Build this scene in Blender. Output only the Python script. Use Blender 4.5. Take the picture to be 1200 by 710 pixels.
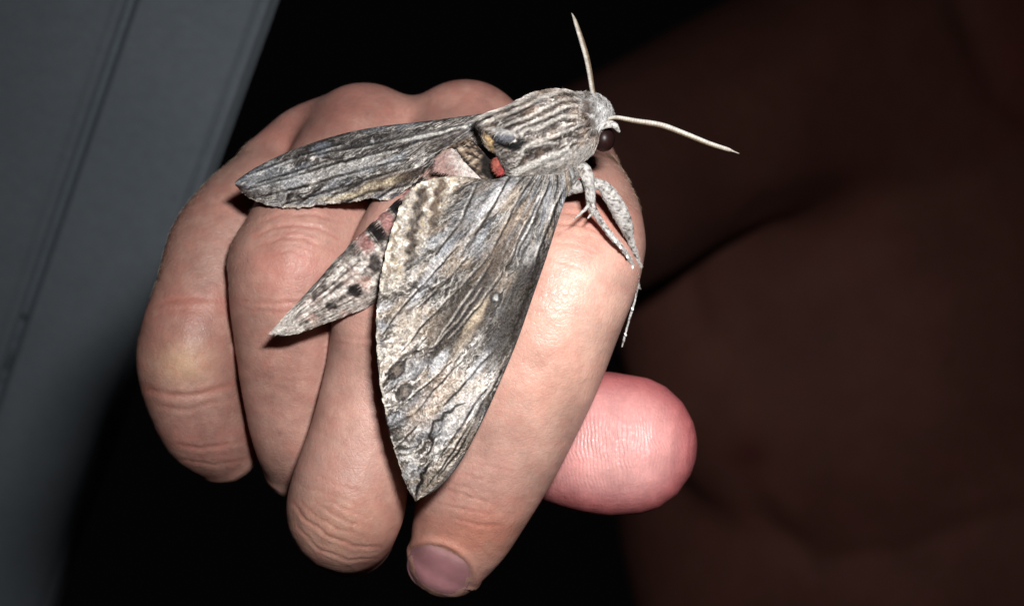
import bpy, math
import numpy as np
from mathutils import Vector
for o in list(bpy.data.objects): bpy.data.objects.remove(o)
sc = bpy.context.scene
# ------------------------------------------------------------------ camera, world, flash, exposure
S = 0.01                       # everything below is written in centimetres
CAM_D, F_PX, CZ = 25.0, 2133.0, 120.0
cam = bpy.data.cameras.new('camera'); camo = bpy.data.objects.new('camera', cam); sc.collection.objects.link(camo)
camo.location = (0, -CAM_D*S, CZ*S); camo.rotation_euler = (math.radians(90), 0, 0)
cam.sensor_width = 36; cam.lens = 36*F_PX/1200; cam.clip_start = 0.01; cam.clip_end = 50
cam.dof.use_dof = True; cam.dof.focus_distance = (CAM_D-0.9)*S; cam.dof.aperture_fstop = 32
sc.camera = camo
w = bpy.data.worlds.new('World'); sc.world = w; w.use_nodes = True
w.node_tree.nodes['Background'].inputs[0].default_value = (0.0013, 0.0010, 0.0012, 1)
w.node_tree.nodes['Background'].inputs[1].default_value = 1.0
fl = bpy.data.lights.new('camera_flash', 'AREA'); fl.shape = 'RECTANGLE'; fl.size = 0.024; fl.size_y = 0.012
fl.energy = 0.150; fl.spread = math.radians(62); fl.color = (1.0, 0.99, 0.98)
flo = bpy.data.objects.new('camera_flash', fl); sc.collection.objects.link(flo)
flo.location = (2.7*S, (-CAM_D+0.5)*S, (CZ+4.6)*S)
flo.rotation_euler = (Vector((1.9*S, 0, (CZ+1.3)*S)) - Vector(flo.location)).to_track_quat('-Z', 'Y').to_euler()
sc.view_settings.view_transform = 'Standard'; sc.view_settings.look = 'None'
sc.view_settings.exposure = 0.0; sc.view_settings.gamma = 1.0
sc.render.engine = 'CYCLES'; sc.render.resolution_x = 1024; sc.render.resolution_y = 605

# ------------------------------------------------------------------ helpers
def P(px, py, d):              # a point of the place, in metres, from its direction and its depth in cm
    px = np.asarray(px, float); py = np.asarray(py, float); d = np.asarray(d, float)
    k = (CAM_D+d)/F_PX
    return np.stack(np.broadcast_arrays((px-600)*k*S, d*S, ((355-py)*k+CZ)*S), -1)
def UNP(v):
    d = v[:, 1]/S; k = (CAM_D+d)/F_PX
    return v[:, 0]/S/k+600, 355-(v[:, 2]/S-CZ)/k, d
def lin(c):
    c = np.asarray(c, float)/255.0
    return np.where(c <= 0.04045, c/12.92, ((c+0.055)/1.055)**2.4)
def sst(a, b, x):
    t = np.clip((np.asarray(x, float)-a)/(b-a), 0, 1); return t*t*(3-2*t)
def hsh(i, j, s):
    n = (i.astype(np.int64)*374761393 + j.astype(np.int64)*668265263 + s*974711) & 0x7fffffff
    n = ((n ^ (n >> 13))*1274126177) & 0x7fffffff
    n = ((n ^ (n >> 16))*1103515245+12345) & 0x7fffffff
    return (n & 0xffffff)/float(0xffffff)
def vn(x, y, s=0):
    x, y = np.broadcast_arrays(np.asarray(x, float), np.asarray(y, float))
    i = np.floor(x); j = np.floor(y); fx = x-i; fy = y-j
    fx = fx*fx*(3-2*fx); fy = fy*fy*(3-2*fy)
    a = hsh(i, j, s); b = hsh(i+1, j, s); c = hsh(i, j+1, s); d = hsh(i+1, j+1, s)
    return (a*(1-fx)+b*fx)*(1-fy)+(c*(1-fx)+d*fx)*fy
def fbm(x, y, s=0, o=4):
    r = 0; a = 0.5; t = 0
    for k in range(o):
        r = r+a*vn(x*2**k, y*2**k, s+k*17); t += a; a *= 0.55
    return r/t
def pdist(x, y, pts):          # distance to a polyline and the position along it (0..1)
    best = np.full(np.shape(x), 1e9); tt = np.zeros(np.shape(x)); n = len(pts)-1
    for i in range(n):
        ax, ay = pts[i]; bx, by = pts[i+1]; dx, dy = bx-ax, by-ay
        t = np.clip(((x-ax)*dx+(y-ay)*dy)/(dx*dx+dy*dy+1e-9), 0, 1)
        q = np.hypot(x-ax-t*dx, y-ay-t*dy); m = q < best
        best = np.where(m, q, best); tt = np.where(m, (i+t)/n, tt)
    return best, tt
def stroke(x, y, pts, wd, soft=1.0, taper=True):
    q, t = pdist(x, y, pts)
    if taper: wd = wd*(0.25+0.75*np.sqrt(np.clip(4*t*(1-t), 0, 1)))
    return 1-sst(wd-soft*0.5, wd+soft, q)
def mix(c, col, m):
    return c*(1-m[..., None])+lin(col)*m[..., None]
def catmull(pts, n):
    p = np.asarray(pts, float); m = len(p)
    q = np.vstack([2*p[0]-p[1], p, 2*p[-1]-p[-2]])
    t = np.linspace(0, m-1, n); i = np.minimum(t.astype(int), m-2); f = (t-i)[:, None]
    a, b, c, d = q[i], q[i+1], q[i+2], q[i+3]
    return 0.5*((2*b)+(-a+c)*f+(2*a-5*b+4*c-d)*f**2+(-a+3*b-3*c+d)*f**3)
def resample(pts, n, smooth=True):
    p = catmull(pts, len(pts)*24) if smooth else np.asarray(pts, float)
    s = np.r_[0, np.cumsum(np.linalg.norm(np.diff(p, axis=0), axis=1))]
    t = np.linspace(0, s[-1], n)
    return np.stack([np.interp(t, s, p[:, k]) for k in range(p.shape[1])], -1)
def grid_faces(nv, nu, wrap=False):
    i = np.arange(nv-1)[:, None]; j = np.arange(nu if wrap else nu-1)[None, :]; j2 = (j+1) % nu
    return np.stack([i*nu+j, i*nu+j2, (i+1)*nu+j2, (i+1)*nu+j], -1).reshape(-1, 4)
def link(name, verts, faces, mat, parent=None, col=None, smooth=True, attrs=None):
    me = bpy.data.meshes.new(name)
    off = np.array(parent['_w']) if parent is not None and '_w' in parent else np.zeros(3)
    v = np.asarray(verts, float)-off
    faces = np.asarray(faces)
    me.vertices.add(len(v)); me.vertices.foreach_set('co', v.astype(np.float32).ravel())
    k = faces.shape[1]; me.loops.add(faces.size); me.loops.foreach_set('vertex_index', faces.astype(np.int32).ravel())
    me.polygons.add(len(faces)); me.polygons.foreach_set('loop_start', np.arange(0, faces.size, k, dtype=np.int32))
    me.polygons.foreach_set('loop_total', np.full(len(faces), k, dtype=np.int32))
    me.update(calc_edges=True); me.validate()
    me.polygons.foreach_set('use_smooth', np.full(len(me.polygons), smooth))
    if col is not None:
        a = me.color_attributes.new('Col', 'FLOAT_COLOR', 'POINT')
        a.data.foreach_set('color', np.c_[np.clip(col, 0, 1), np.ones(len(col))].astype(np.float32).ravel())
    for kk, vv in (attrs or {}).items():
        a = me.attributes.new(kk, 'FLOAT', 'POINT'); a.data.foreach_set('value', np.asarray(vv, np.float32))
    me.materials.append(mat)
    o = bpy.data.objects.new(name, me); sc.collection.objects.link(o)
    if parent is not None: o.parent = parent
    if '_w' not in o: o['_w'] = [float(q) for q in off]
    return o
def thing(name, label, cat, loc):
    o = bpy.data.objects.new(name, None); sc.collection.objects.link(o); o.empty_display_size = 0.01
    o.location = loc; o['label'] = label; o['category'] = cat; o['_w'] = [float(q) for q in loc]
    return o
def normals(v, f):
    n = np.zeros_like(v); a = np.cross(v[f[:, 2]]-v[f[:, 0]], v[f[:, -1]]-v[f[:, 1]])
    for k in range(f.shape[1]): np.add.at(n, f[:, k], a)
    return n/(np.linalg.norm(n, axis=1, keepdims=True)+1e-20)
def tube(pts, n=40, m=16, flat=1.0, ref=(0, 1, 0)):   # pts: (px, py, depth, radius cm); closed round ends
    p = catmull(pts, n)
    c = P(p[:, 0], p[:, 1], p[:, 2]); r = np.maximum(p[:, 3], 0.003)*S
    t = np.gradient(c, axis=0); t /= np.linalg.norm(t, axis=1, keepdims=True)
    ref = np.array(ref, float)
    a = np.cross(t, ref); a /= np.linalg.norm(a, axis=1, keepdims=True)+1e-9
    b = np.cross(a, t)
    # caps: extra rings shrinking to a point
    cs, rs, aa, bb = [], [], [], []
    for k in (1.0, 0.98, 0.92, 0.75, 0.5, 0.25):
        cs.append(c[0]-t[0]*r[0]*k); rs.append(r[0]*math.sqrt(1-k*k)); aa.append(a[0]); bb.append(b[0])
    cs += list(c); rs += list(r); aa += list(a); bb += list(b)
    for k in (0.25, 0.5, 0.75, 0.92, 0.98, 1.0):
        cs.append(c[-1]+t[-1]*r[-1]*k); rs.append(r[-1]*math.sqrt(1-k*k)); aa.append(a[-1]); bb.append(b[-1])
    cs, rs, aa, bb = map(np.array, (cs, rs, aa, bb))
    th = np.linspace(0, 2*np.pi, m, endpoint=False)
    v = cs[:, None]+rs[:, None, None]*(aa[:, None]*np.cos(th)[None, :, None]+bb[:, None]*(np.sin(th)*flat)[None, :, None])
    return v.reshape(-1, 3), grid_faces(len(cs), m, True)
def cap_tris(f): return f
def ball(px, py, d, r, sx=1, sy=1, sz=1, n=28, m=32, rot=0):
    c = P(px, py, d); la = np.linspace(0.0, np.pi, n)[:, None]; lo = np.linspace(0, 2*np.pi, m, endpoint=False)[None]
    x = np.sin(la)*np.cos(lo)*sx; z = np.sin(la)*np.sin(lo)*sz; y = np.cos(la)*np.ones_like(lo)*sy
    cr, sr = math.cos(rot), math.sin(rot)
    x, z = x*cr-z*sr, x*sr+z*cr
    v = c+np.stack([x, y, z], -1).reshape(-1, 3)*r*S
    return v, grid_faces(n, m, True)
def merge(parts):
    vs, fs, k = [], [], 0
    for v, f in parts: vs.append(v); fs.append(f+k); k += len(v)
    return np.vstack(vs), np.vstack(fs)
def remesh(parts, vox, it, hole=None):
    v, f = merge(parts)
    me = bpy.data.meshes.new('tmp')
    me.vertices.add(len(v)); me.vertices.foreach_set('co', v.astype(np.float32).ravel()*100)
    me.loops.add(f.size); me.loops.foreach_set('vertex_index', f.astype(np.int32).ravel())
    me.polygons.add(len(f)); me.polygons.foreach_set('loop_start', np.arange(0, f.size, 4, dtype=np.int32))
    me.polygons.foreach_set('loop_total', np.full(len(f), 4, dtype=np.int32)); me.update(calc_edges=True)
    o = bpy.data.objects.new('tmp', me); sc.collection.objects.link(o)
    r = o.modifiers.new('r', 'REMESH'); r.mode = 'VOXEL'; r.voxel_size = vox; r.adaptivity = 0
    s = o.modifiers.new('s', 'SMOOTH'); s.factor = 0.5; s.iterations = it
    dg = bpy.context.evaluated_depsgraph_get(); ev = o.evaluated_get(dg); m2 = ev.to_mesh()
    vv = np.empty(len(m2.vertices)*3, np.float32); m2.vertices.foreach_get('co', vv)
    ff = np.empty(len(m2.loops), np.int32); m2.loops.foreach_get('vertex_index', ff)
    ev.to_mesh_clear(); bpy.data.objects.remove(o); bpy.data.meshes.remove(me)
    return vv.reshape(-1, 3).astype(float)/100, ff.reshape(-1, 4)

def relax(v, f, w, it):
    e = np.vstack([f[:, [0, 1]], f[:, [1, 2]], f[:, [2, 3]], f[:, [3, 0]]]); n = len(v); e = np.vstack([e, e[:, ::-1]])
    cnt = np.bincount(e[:, 0], minlength=n).astype(float)
    for _ in range(it):
        a = np.stack([np.bincount(e[:, 0], weights=v[e[:, 1], k], minlength=n) for k in range(3)], -1)/cnt[:, None]
        v = v+(a-v)*w[:, None]
    return v

# ------------------------------------------------------------------ materials
def mat(name, rough=0.5, spec=0.5):
    m = bpy.data.materials.new(name); m.use_nodes = True; nt = m.node_tree; b = nt.nodes['Principled BSDF']
    b.inputs['Roughness'].default_value = rough; b.inputs['Specular IOR Level'].default_value = spec
    return m, nt, b
def nd(nt, t, **kw):
    n = nt.nodes.new(t)
    for k, v in kw.items():
        if k in n.inputs: n.inputs[k].default_value = v
        else: setattr(n, k, v)
    return n
def noise(nt, scale, detail=3, rough=0.6, vec=None):
    co = nt.nodes.new('ShaderNodeTexCoord') if vec is None else None
    n = nd(nt, 'ShaderNodeTexNoise'); n.inputs['Scale'].default_value = scale
    n.inputs['Detail'].default_value = detail; n.inputs['Roughness'].default_value = rough
    nt.links.new(co.outputs['Object'] if vec is None else vec, n.inputs['Vector']); return n
def ramp(nt, src, a, b, lo, hi):
    n = nd(nt, 'ShaderNodeMapRange'); n.inputs['From Min'].default_value = a; n.inputs['From Max'].default_value = b
    n.inputs['To Min'].default_value = lo; n.inputs['To Max'].default_value = hi; nt.links.new(src, n.inputs['Value']); return n.outputs[0]
def math_(nt, op, a, b):
    n = nd(nt, 'ShaderNodeMath', operation=op)
    for i, q in enumerate((a, b)):
        if isinstance(q, (int, float)): n.inputs[i].default_value = q
        else: nt.links.new(q, n.inputs[i])
    return n.outputs[0]
def scale_col(nt, col, f):
    n = nd(nt, 'ShaderNodeVectorMath', operation='SCALE'); nt.links.new(col, n.inputs[0]); nt.links.new(f, n.inputs['Scale']); return n.outputs[0]

def scale_material(name, grain, gs, bump, rough=0.62, spec=0.35):
    m, nt, b = mat(name, rough, spec)
    at = nd(nt, 'ShaderNodeAttribute', attribute_name='Col')
    n1 = noise(nt, gs, 2, 0.7); n2 = noise(nt, gs*0.33, 2, 0.6)
    f = math_(nt, 'MULTIPLY', ramp(nt, n1.outputs[0], 0.3, 0.7, 1-grain, 1+grain), ramp(nt, n2.outputs[0], 0.3, 0.7, 1-grain*.5, 1+grain*.5))
    nt.links.new(scale_col(nt, at.outputs['Color'], f), b.inputs['Base Color'])
    bp = nd(nt, 'ShaderNodeBump'); bp.inputs['Strength'].default_value = bump; bp.inputs['Distance'].default_value = 0.0002
    nt.links.new(n1.outputs[0], bp.inputs['Height']); nt.links.new(bp.outputs[0], b.inputs['Normal'])
    return m
WING = scale_material('wing_scales', 0.34, 3600, 0.7)
FUR = scale_material('moth_fur', 0.30, 3000, 0.6, 0.8, 0.2)
HORN = scale_material('antenna_scales', 0.12, 3000, 0.3, 0.6, 0.3)
m, nt, b = mat('moth_eye', 0.38, 0.25); EYE = m
n = noise(nt, 3000, 2); nt.links.new(ramp(nt, n.outputs[0], .3, .7, .006, .016), b.inputs['Base Color'])
cr = nd(nt, 'ShaderNodeCombineColor'); rr = ramp(nt, n.outputs[0], .3, .7, .008, .018)
nt.links.new(rr, cr.inputs[0]); cr.inputs[1].default_value = .005; cr.inputs[2].default_value = .0045
nt.links.new(cr.outputs[0], b.inputs['Base Color'])

def skin_material(name):
    m, nt, b = mat(name, 0.42, 0.42)
    at = nd(nt, 'ShaderNodeAttribute', attribute_name='Col')
    fine = noise(nt, 2600, 3, .65); mid = noise(nt, 260, 4, .6); big = noise(nt, 60, 3, .5)
    f = math_(nt, 'MULTIPLY', ramp(nt, mid.outputs[0], .3, .7, .93, 1.06), ramp(nt, fine.outputs[0], .3, .7, .95, 1.05))
    base = scale_col(nt, at.outputs['Color'], f)
    # reddish mottling of the skin
    mx = nd(nt, 'ShaderNodeMix', data_type='RGBA', blend_type='MULTIPLY')
    nt.links.new(ramp(nt, big.outputs[0], .42, .62, 0, .55), mx.inputs[0])
    nt.links.new(base, mx.inputs[6]); mx.inputs[7].default_value = (1.0, .86, .84, 1)
    nt.links.new(mx.outputs[2], b.inputs['Base Color'])
    b.inputs['Subsurface Weight'].default_value = 0.2
    b.inputs['Subsurface Radius'].default_value = (1.0, .35, .18); b.inputs['Subsurface Scale'].default_value = 0.0028
    # pores and the criss-cross of fine lines
    co = nd(nt, 'ShaderNodeTexCoord')
    vo = nd(nt, 'ShaderNodeTexVoronoi', feature='DISTANCE_TO_EDGE'); vo.inputs['Scale'].default_value = 1250
    dn = noise(nt, 900, 2); add = nd(nt, 'ShaderNodeVectorMath', operation='MULTIPLY_ADD')
    nt.links.new(dn.outputs['Color'], add.inputs[0]); add.inputs[1].default_value = (.0007,)*3; nt.links.new(co.outputs['Object'], add.inputs[2])
    nt.links.new(add.outputs[0], vo.inputs['Vector'])
    h1 = math_(nt, 'MULTIPLY', ramp(nt, vo.outputs['Distance'], 0, .12, 0, 1), .16)
    h2 = math_(nt, 'ADD', h1, math_(nt, 'MULTIPLY', fine.outputs[0], .8))
    # fingerprint ridges where the print mask says so
    pr = nd(nt, 'ShaderNodeAttribute', attribute_name='print_phase'); pm = nd(nt, 'ShaderNodeAttribute', attribute_name='print_mask')
    sn = math_(nt, 'SINE', pr.outputs['Fac'], 0.0)
    brk = ramp(nt, noise(nt, 1500, 2).outputs[0], .35, .6, .3, 1)
    h3 = math_(nt, 'MULTIPLY', math_(nt, 'MULTIPLY', sn, pm.outputs['Fac']), math_(nt, 'MULTIPLY', brk, 1.1))
    h = math_(nt, 'ADD', h2, h3)
    bp = nd(nt, 'ShaderNodeBump'); bp.inputs['Strength'].default_value = 0.62; bp.inputs['Distance'].default_value = 0.00015
    nt.links.new(h, bp.inputs['Height']); nt.links.new(bp.outputs[0], b.inputs['Normal'])
    dry = nd(nt, 'ShaderNodeAttribute', attribute_name='dryness')
    nt.links.new(math_(nt, 'ADD', ramp(nt, fine.outputs[0], .3, .7, .27, .56), dry.outputs['Fac']), b.inputs['Roughness'])
    return m
SKIN = skin_material('skin')
m, nt, b = mat('fingernail', 0.16, 0.7); NAIL = m
at = nd(nt, 'ShaderNodeAttribute', attribute_name='Col'); n = noise(nt, 400, 3)
nt.links.new(scale_col(nt, at.outputs['Color'], ramp(nt, n.outputs[0], .3, .7, .9, 1.08)), b.inputs['Base Color'])
b.inputs['Subsurface Weight'].default_value = .3; b.inputs['Subsurface Radius'].default_value = (1, .4, .3); b.inputs['Subsurface Scale'].default_value = .0015
m, nt, b = mat('fine_hair', .5, .4); b.inputs['Base Color'].default_value = (.30, .20, .13, 1); HAIR = m
n = noise(nt, 500); cr = nd(nt, 'ShaderNodeValToRGB'); cr.color_ramp.elements[0].color = (.22, .14, .09, 1); cr.color_ramp.elements[1].color = (.42, .30, .21, 1)
nt.links.new(n.outputs[0], cr.inputs[0]); nt.links.new(cr.outputs[0], b.inputs['Base Color'])

def paint_material():
    m, nt, b = mat('painted_wood', .42, .4)
    n1 = noise(nt, 9, 5, .6); n2 = noise(nt, 900, 3, .6)
    co = nd(nt, 'ShaderNodeTexCoord'); mp = nd(nt, 'ShaderNodeMapping'); mp.inputs['Scale'].default_value = (220, 220, 8)
    nt.links.new(co.outputs['Object'], mp.inputs[0]); br = noise(nt, 1, 3, .6, mp.outputs[0])
    cr = nd(nt, 'ShaderNodeValToRGB'); e = cr.color_ramp.elements
    e[0].position = .3; e[0].color = (.265, .312, .356, 1); e[1].position = .7; e[1].color = (.315, .360, .404, 1)
    nt.links.new(n1.outputs[0], cr.inputs[0])
    f = math_(nt, 'MULTIPLY', ramp(nt, n2.outputs[0], .3, .7, .92, 1.08), ramp(nt, br.outputs[0], .3, .7, .95, 1.05))
    c = scale_col(nt, cr.outputs[0], f)
    # worn spots down to dark primer
    at = nd(nt, 'ShaderNodeAttribute', attribute_name='wear')
    ws = noise(nt, 160, 4, .7)
    wm = ramp(nt, math_(nt, 'MULTIPLY', at.outputs['Fac'], ws.outputs[0]), .50, .60, 0, 1)
    mx = nd(nt, 'ShaderNodeMix', data_type='RGBA'); nt.links.new(wm, mx.inputs[0]); nt.links.new(c, mx.inputs[6]); mx.inputs[7].default_value = (.05, .04, .035, 1)
    nt.links.new(mx.outputs[2], b.inputs['Base Color'])
    bp = nd(nt, 'ShaderNodeBump'); bp.inputs['Strength'].default_value = .35; bp.inputs['Distance'].default_value = .0003
    nt.links.new(math_(nt, 'ADD', br.outputs[0], n2.outputs[0]), bp.inputs['Height']); nt.links.new(bp.outputs[0], b.inputs['Normal'])
    return m
PAINT = paint_material()

# ------------------------------------------------------------------ the door at the left: profile swept along its edge
def build_door():
    # profile across the door (px offset from the free edge on the top line, relief in cm toward the viewer)
    prof = [(6, -3.2), (1, -3.1), (-1, .12), (-4, .2), (-13, .2), (-14.5, .05), (-16, .05), (-17.5, .22), (-60, .22), (-120, .22), (-150, .2),
            (-156, .16), (-159, -.10), (-163, -.42), (-168, -.46), (-172, -.10), (-176, -.02), (-182, -.06), (-188, -.20), (-300, -.18), (-620, -.18)]
    pf = []
    for i in range(len(prof)-1):
        for k in range(6): t = k/6; pf.append((prof[i][0]*(1-t)+prof[i+1][0]*t, prof[i][1]*(1-t)+prof[i+1][1]*t))
    pf.append(prof[-1]); pf = np.array(pf)
    T = np.linspace(-0.6, 1.7, 150)[:, None]          # 0 at the top of the frame, 1 at its foot
    ex = 320-259*T; d = 19+20*np.clip(T, -.3, 2)
    lean = np.where(pf[None, :, 0] < 0, 1, 1)
    X = ex+pf[None, :, 0]*(1-0.10*T)*lean*1.0; Y = 710*T+0*X
    D = d-pf[None, :, 1]
    v = P(X, Y, D).reshape(-1, 3)
    wear = (np.exp(-((pf[:, 0]+165)/10)**2)[None, :]*sst(.3, .55, T)+0.0*X)
    wear = wear+np.exp(-((X-205)**2+(Y-232)**2)/60)*1.2
    nv, nu = X.shape; n = nv*nu
    f = grid_faces(nv, nu)
    back = P(X, Y, d+3.2+0*X).reshape(-1, 3)
    f2 = grid_faces(nv, nu)[:, ::-1]+n
    rim = []
    for i in range(nv-1): rim.append((i*nu, (i+1)*nu, (i+1)*nu+n, i*nu+n)); j = nu-1; rim.append((i*nu+j, i*nu+j+n, (i+1)*nu+j+n, (i+1)*nu+j))
    for j in range(nu-1): rim.append((j, j+n, j+1+n, j+1)); k = (nv-1)*nu; rim.append((k+j, k+j+1, k+j+1+n, k+j+n))
    o = link('door', np.vstack([v, back]), np.vstack([f, f2, np.array(rim)]), PAINT, attrs={'wear': np.r_[wear.ravel(), np.zeros(n)]})
    o['label'] = 'blue-grey painted door with moulded edge standing behind the fist at the left'; o['category'] = 'door'
    return o
build_door()

# ------------------------------------------------------------------ the person: fist, arm and bare torso in one body
finger_chains = {
 'index': [(640, 200, 3.2, .92), (662, 232, 1.9, .95), (676, 268, .8, .96), (674, 305, .05, .93), (652, 360, -.1, .94), (622, 435, .05, .95), (588, 515, .3, .90), (561, 572, .45, .84), (545, 612, .65, .75), (534, 636, .8, .67), (526, 651, .9, .60)],
 'middle': [(548, 172, 2.7, .97), (530, 215, 1.6, .88), (505, 262, .6, .88), (478, 310, .15, .84), (455, 370, .15, .76), (440, 440, .3, .70), (424, 515, .3, .74), (408, 580, .35, .82), (404, 604, .6, .80), (410, 622, 1.3, .66)],
 'ring': [(425, 172, 2.7, .95), (398, 214, 1.8, .88), (365, 268, .95, .88), (345, 322, .55, .90), (343, 385, .65, .84), (345, 445, .9, .76), (348, 505, 1.1, .66), (350, 545, 1.5, .52)],
 'little': [(338, 222, 3.0, .84), (296, 252, 2.2, .82), (262, 292, 1.6, .80), (240, 350, 1.00, .73), (222, 410, .78, .74), (225, 455, .88, .69), (240, 497, 1.15, .65), (260, 520, 1.6, .58)],
 'thumb': [(520, 430, 4.2, 1.1), (600, 490, 3.0, 1.0), (662, 513, 2.3, 1.0), (705, 519, 1.95, 1.06), (735, 521, 1.85, 1.03)],
}
parts = []
for k_, dd_ in (('middle', -.12), ('ring', .22), ('little', .62)):
    finger_chains[k_] = [(a, b, c_+dd_*min(1, max(0, (b-200)/150)), r_*(1+dd_*.03)) for a, b, c_, r_ in finger_chains[k_]]
for k, ch in finger_chains.items():
    parts.append(tube(ch, 90, 48))
# knuckles, palm and wrist
parts += [tube([(345, 222, 3.4, .9), (385, 196, 3.3, .86), (427, 182, 3.1, .9), (486, 182, 3.0, .90), (548, 180, 3.0, .93), (600, 196, 3.2, .9), (645, 210, 3.4, .9)], 60, 40), tube([(320, 200, 3.0, .6), (362, 178, 3.1, .75), (400, 168, 3.1, .8)], 30, 32)]
parts += [ball(545, 168, 2.7, 1.0), ball(427, 170, 2.75, .98), ball(640, 205, 3.3, 1.0), ball(340, 226, 3.1, .9), ball(342, 312, .80, .91),
          ball(220, 410, 1.42, .745), ball(686, 285, .42, .86)]
for a in ((645, 215, 3.4, 1.15), (548, 190, 3.2, 1.1), (430, 190, 3.2, 1.05), (345, 240, 3.4, .95)):
    parts.append(tube([a, ((a[0]+470)/2, (a[1]+300)/2, 6.0, 1.35), (470, 330, 9.0, 1.8)], 40, 32))
parts.append(tube([(470, 320, 3.4, 1.7), (470, 330, 6, 2.0), (480, 325, 9.5, 2.0), (500, 315, 14, 2.1)], 30, 32))
parts.append(ball(545, 400, 3.4, 1.9)); parts.append(ball(380, 400, 3.0, 1.7)); parts.append(ball(470, 470, 3.0, 1.6)); parts.append(ball(560, 330, 2.2, 1.3))
parts.append(tube([(520, 450, 4.5, 1.3), (500, 380, 7, 1.6), (490, 340, 10, 1.8)], 30, 32))
hv, hf = remesh(parts, 0.034, 3)
X, Y, D = UNP(hv)
hv = relax(hv, hf, .8*sst(215+.30*(X-300), 150+.15*(X-300), Y)*sst(250, 290, X)+.0, 90)
hn = normals(hv, hf)
if hn[np.argmin(hv[:, 1]), 1] > 0: hn = -hn
X, Y, D = UNP(hv); front = sst(0.0, .35, -hn[:, 1])
disp = np.zeros(len(hv)); X2 = X+5*(fbm(X/22, Y/22, 5)-.5); Y2 = Y+5*(fbm(X/22, Y/22, 9)-.5)
creases = [  # (polyline, depth cm, width px)
 ([(300, 277), (318, 266), (345, 263), (372, 267), (397, 280)], .030, 1.6), ([(303, 288), (330, 279), (358, 281), (386, 292)], .026, 1.6),
 ([(298, 262), (330, 251), (370, 252), (400, 262)], .018, 1.8), ([(310, 300), (340, 294), (370, 303)], .014, 1.6),
 ([(283, 352), (320, 357), (355, 354), (385, 348)], .022, 1.8), ([(290, 362), (330, 367), (370, 362)], .012, 1.6),
 ([(176, 362), (200, 351), (230, 348), (262, 352)], .014, 2.5), ([(172, 374), (205, 364), (250, 364)], .010, 2.0),
 ([(172, 455), (200, 464), (235, 463), (272, 450)], .034, 3.0), ([(184, 474), (220, 480), (272, 468)], .014, 2.2), ([(205, 520), (235, 526), (285, 516)], .018, 2.2),
 ([(205, 537), (250, 545), (290, 538)], .012, 2.0),
 ([(341, 588), (356, 608), (382, 626), (415, 640), (448, 640)], .028, 1.6), ([(352, 590), (372, 606), (396, 620), (430, 630)], .024, 1.4),
 ([(368, 586), (386, 600), (408, 614), (436, 618)], .024, 1.4), ([(384, 584), (402, 596), (428, 606)], .020, 1.3), ([(396, 600), (408, 613), (414, 628)], .02, 1.3),
 ([(345, 615), (372, 642), (410, 656), (445, 654)], .016, 1.6), ([(352, 570), (380, 578), (420, 592)], .016, 1.6), ([(378, 560), (402, 570), (430, 580)], .012, 1.6),
 ([(512, 556), (530, 565), (548, 571), (566, 588)], .022, 1.4), ([(516, 570), (538, 578), (558, 584), (584, 592)], .022, 1.4), ([(508, 588), (540, 596), (580, 604)], .016, 1.6),
 ([(530, 552), (556, 560), (590, 570)], .012, 1.4), ([(530, 606), (560, 616), (590, 616)], .016, 2.0), ([(545, 540), (580, 548), (610, 556)], .009, 1.4),
 ([(640, 262), (668, 262), (694, 268), (716, 282)], .024, 1.8), ([(650, 248), (684, 252), (712, 262)], .018, 1.8), ([(628, 300), (655, 306), (684, 316)], .016, 1.5),
 ([(640, 285), (668, 284), (700, 296)], .013, 1.5), ([(622, 362), (655, 368), (690, 369)], .012, 1.5), ([(640, 345), (680, 350)], .007, 1.5), ([(625, 325), (670, 334), (712, 332)], .008, 1.6),
 ([(300, 440), (340, 447), (380, 442)], .006, 2), ([(395, 420), (420, 424), (444, 420)], .008, 2), ([(385, 392), (420, 398), (440, 395)], .010, 2), ([(388, 402), (420, 408), (440, 405)], .008, 2),
]
for pts, dep, wd in creases:
    q, t = pdist(X2, Y2, pts); env = np.clip(4*t*(1-t), 0, 1)**.5
    dep *= .62
    disp -= dep*env*np.exp(-(q/wd)**2)
    disp += dep*.45*env*np.exp(-((q-wd*2.4)/(wd*1.4))**2)
rn_ = np.sqrt((((X-514)*.92+(Y-668)*.38)/41)**2+((-(X-514)*.38+(Y-668)*.92)/29)**2); disp += .035*np.exp(-((rn_-1.1)/.13)**2)*(Y < 690)
# fields of fine parallel wrinkles over the joints
for cx, cy, rx, ry, ang, per, amp in [(345, 285, 55, 34, -.1, 6.5, .010), (395, 612, 55, 36, .45, 6.0, .012), (550, 578, 60, 32, .25, 6.5, .010), (690, 268, 45, 34, .2, 8, .009),
                                      (222, 360, 50, 24, 0, 7, .006), (235, 470, 55, 26, .1, 7, .007), (340, 360, 50, 18, .05, 6, .006), (425, 405, 30, 26, .1, 6, .008), (250, 530, 50, 24, .2, 7, .007)]:
    u = (X-cx)*math.cos(ang)+(Y-cy)*math.sin(ang); v_ = -(X-cx)*math.sin(ang)+(Y-cy)*math.cos(ang)
    env = np.exp(-(u/rx)**2-(v_/ry)**2)
    ph = v_/per*2*np.pi+5*(fbm(u/26, v_/14, 31)-.5)*2
    disp += .62*amp*env*(np.abs(np.sin(ph*.5))**.6-.6)
disp += .045*(fbm(X/45, Y/45, 77, 3)-.5)+  .010*(fbm(X/12, Y/12, 78, 3)-.5)+.0035*(fbm(X/3.4, Y/5, 79, 2)-.5)*(1-.0)
hv = hv+hn*(disp*front)[:, None]*S
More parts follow.
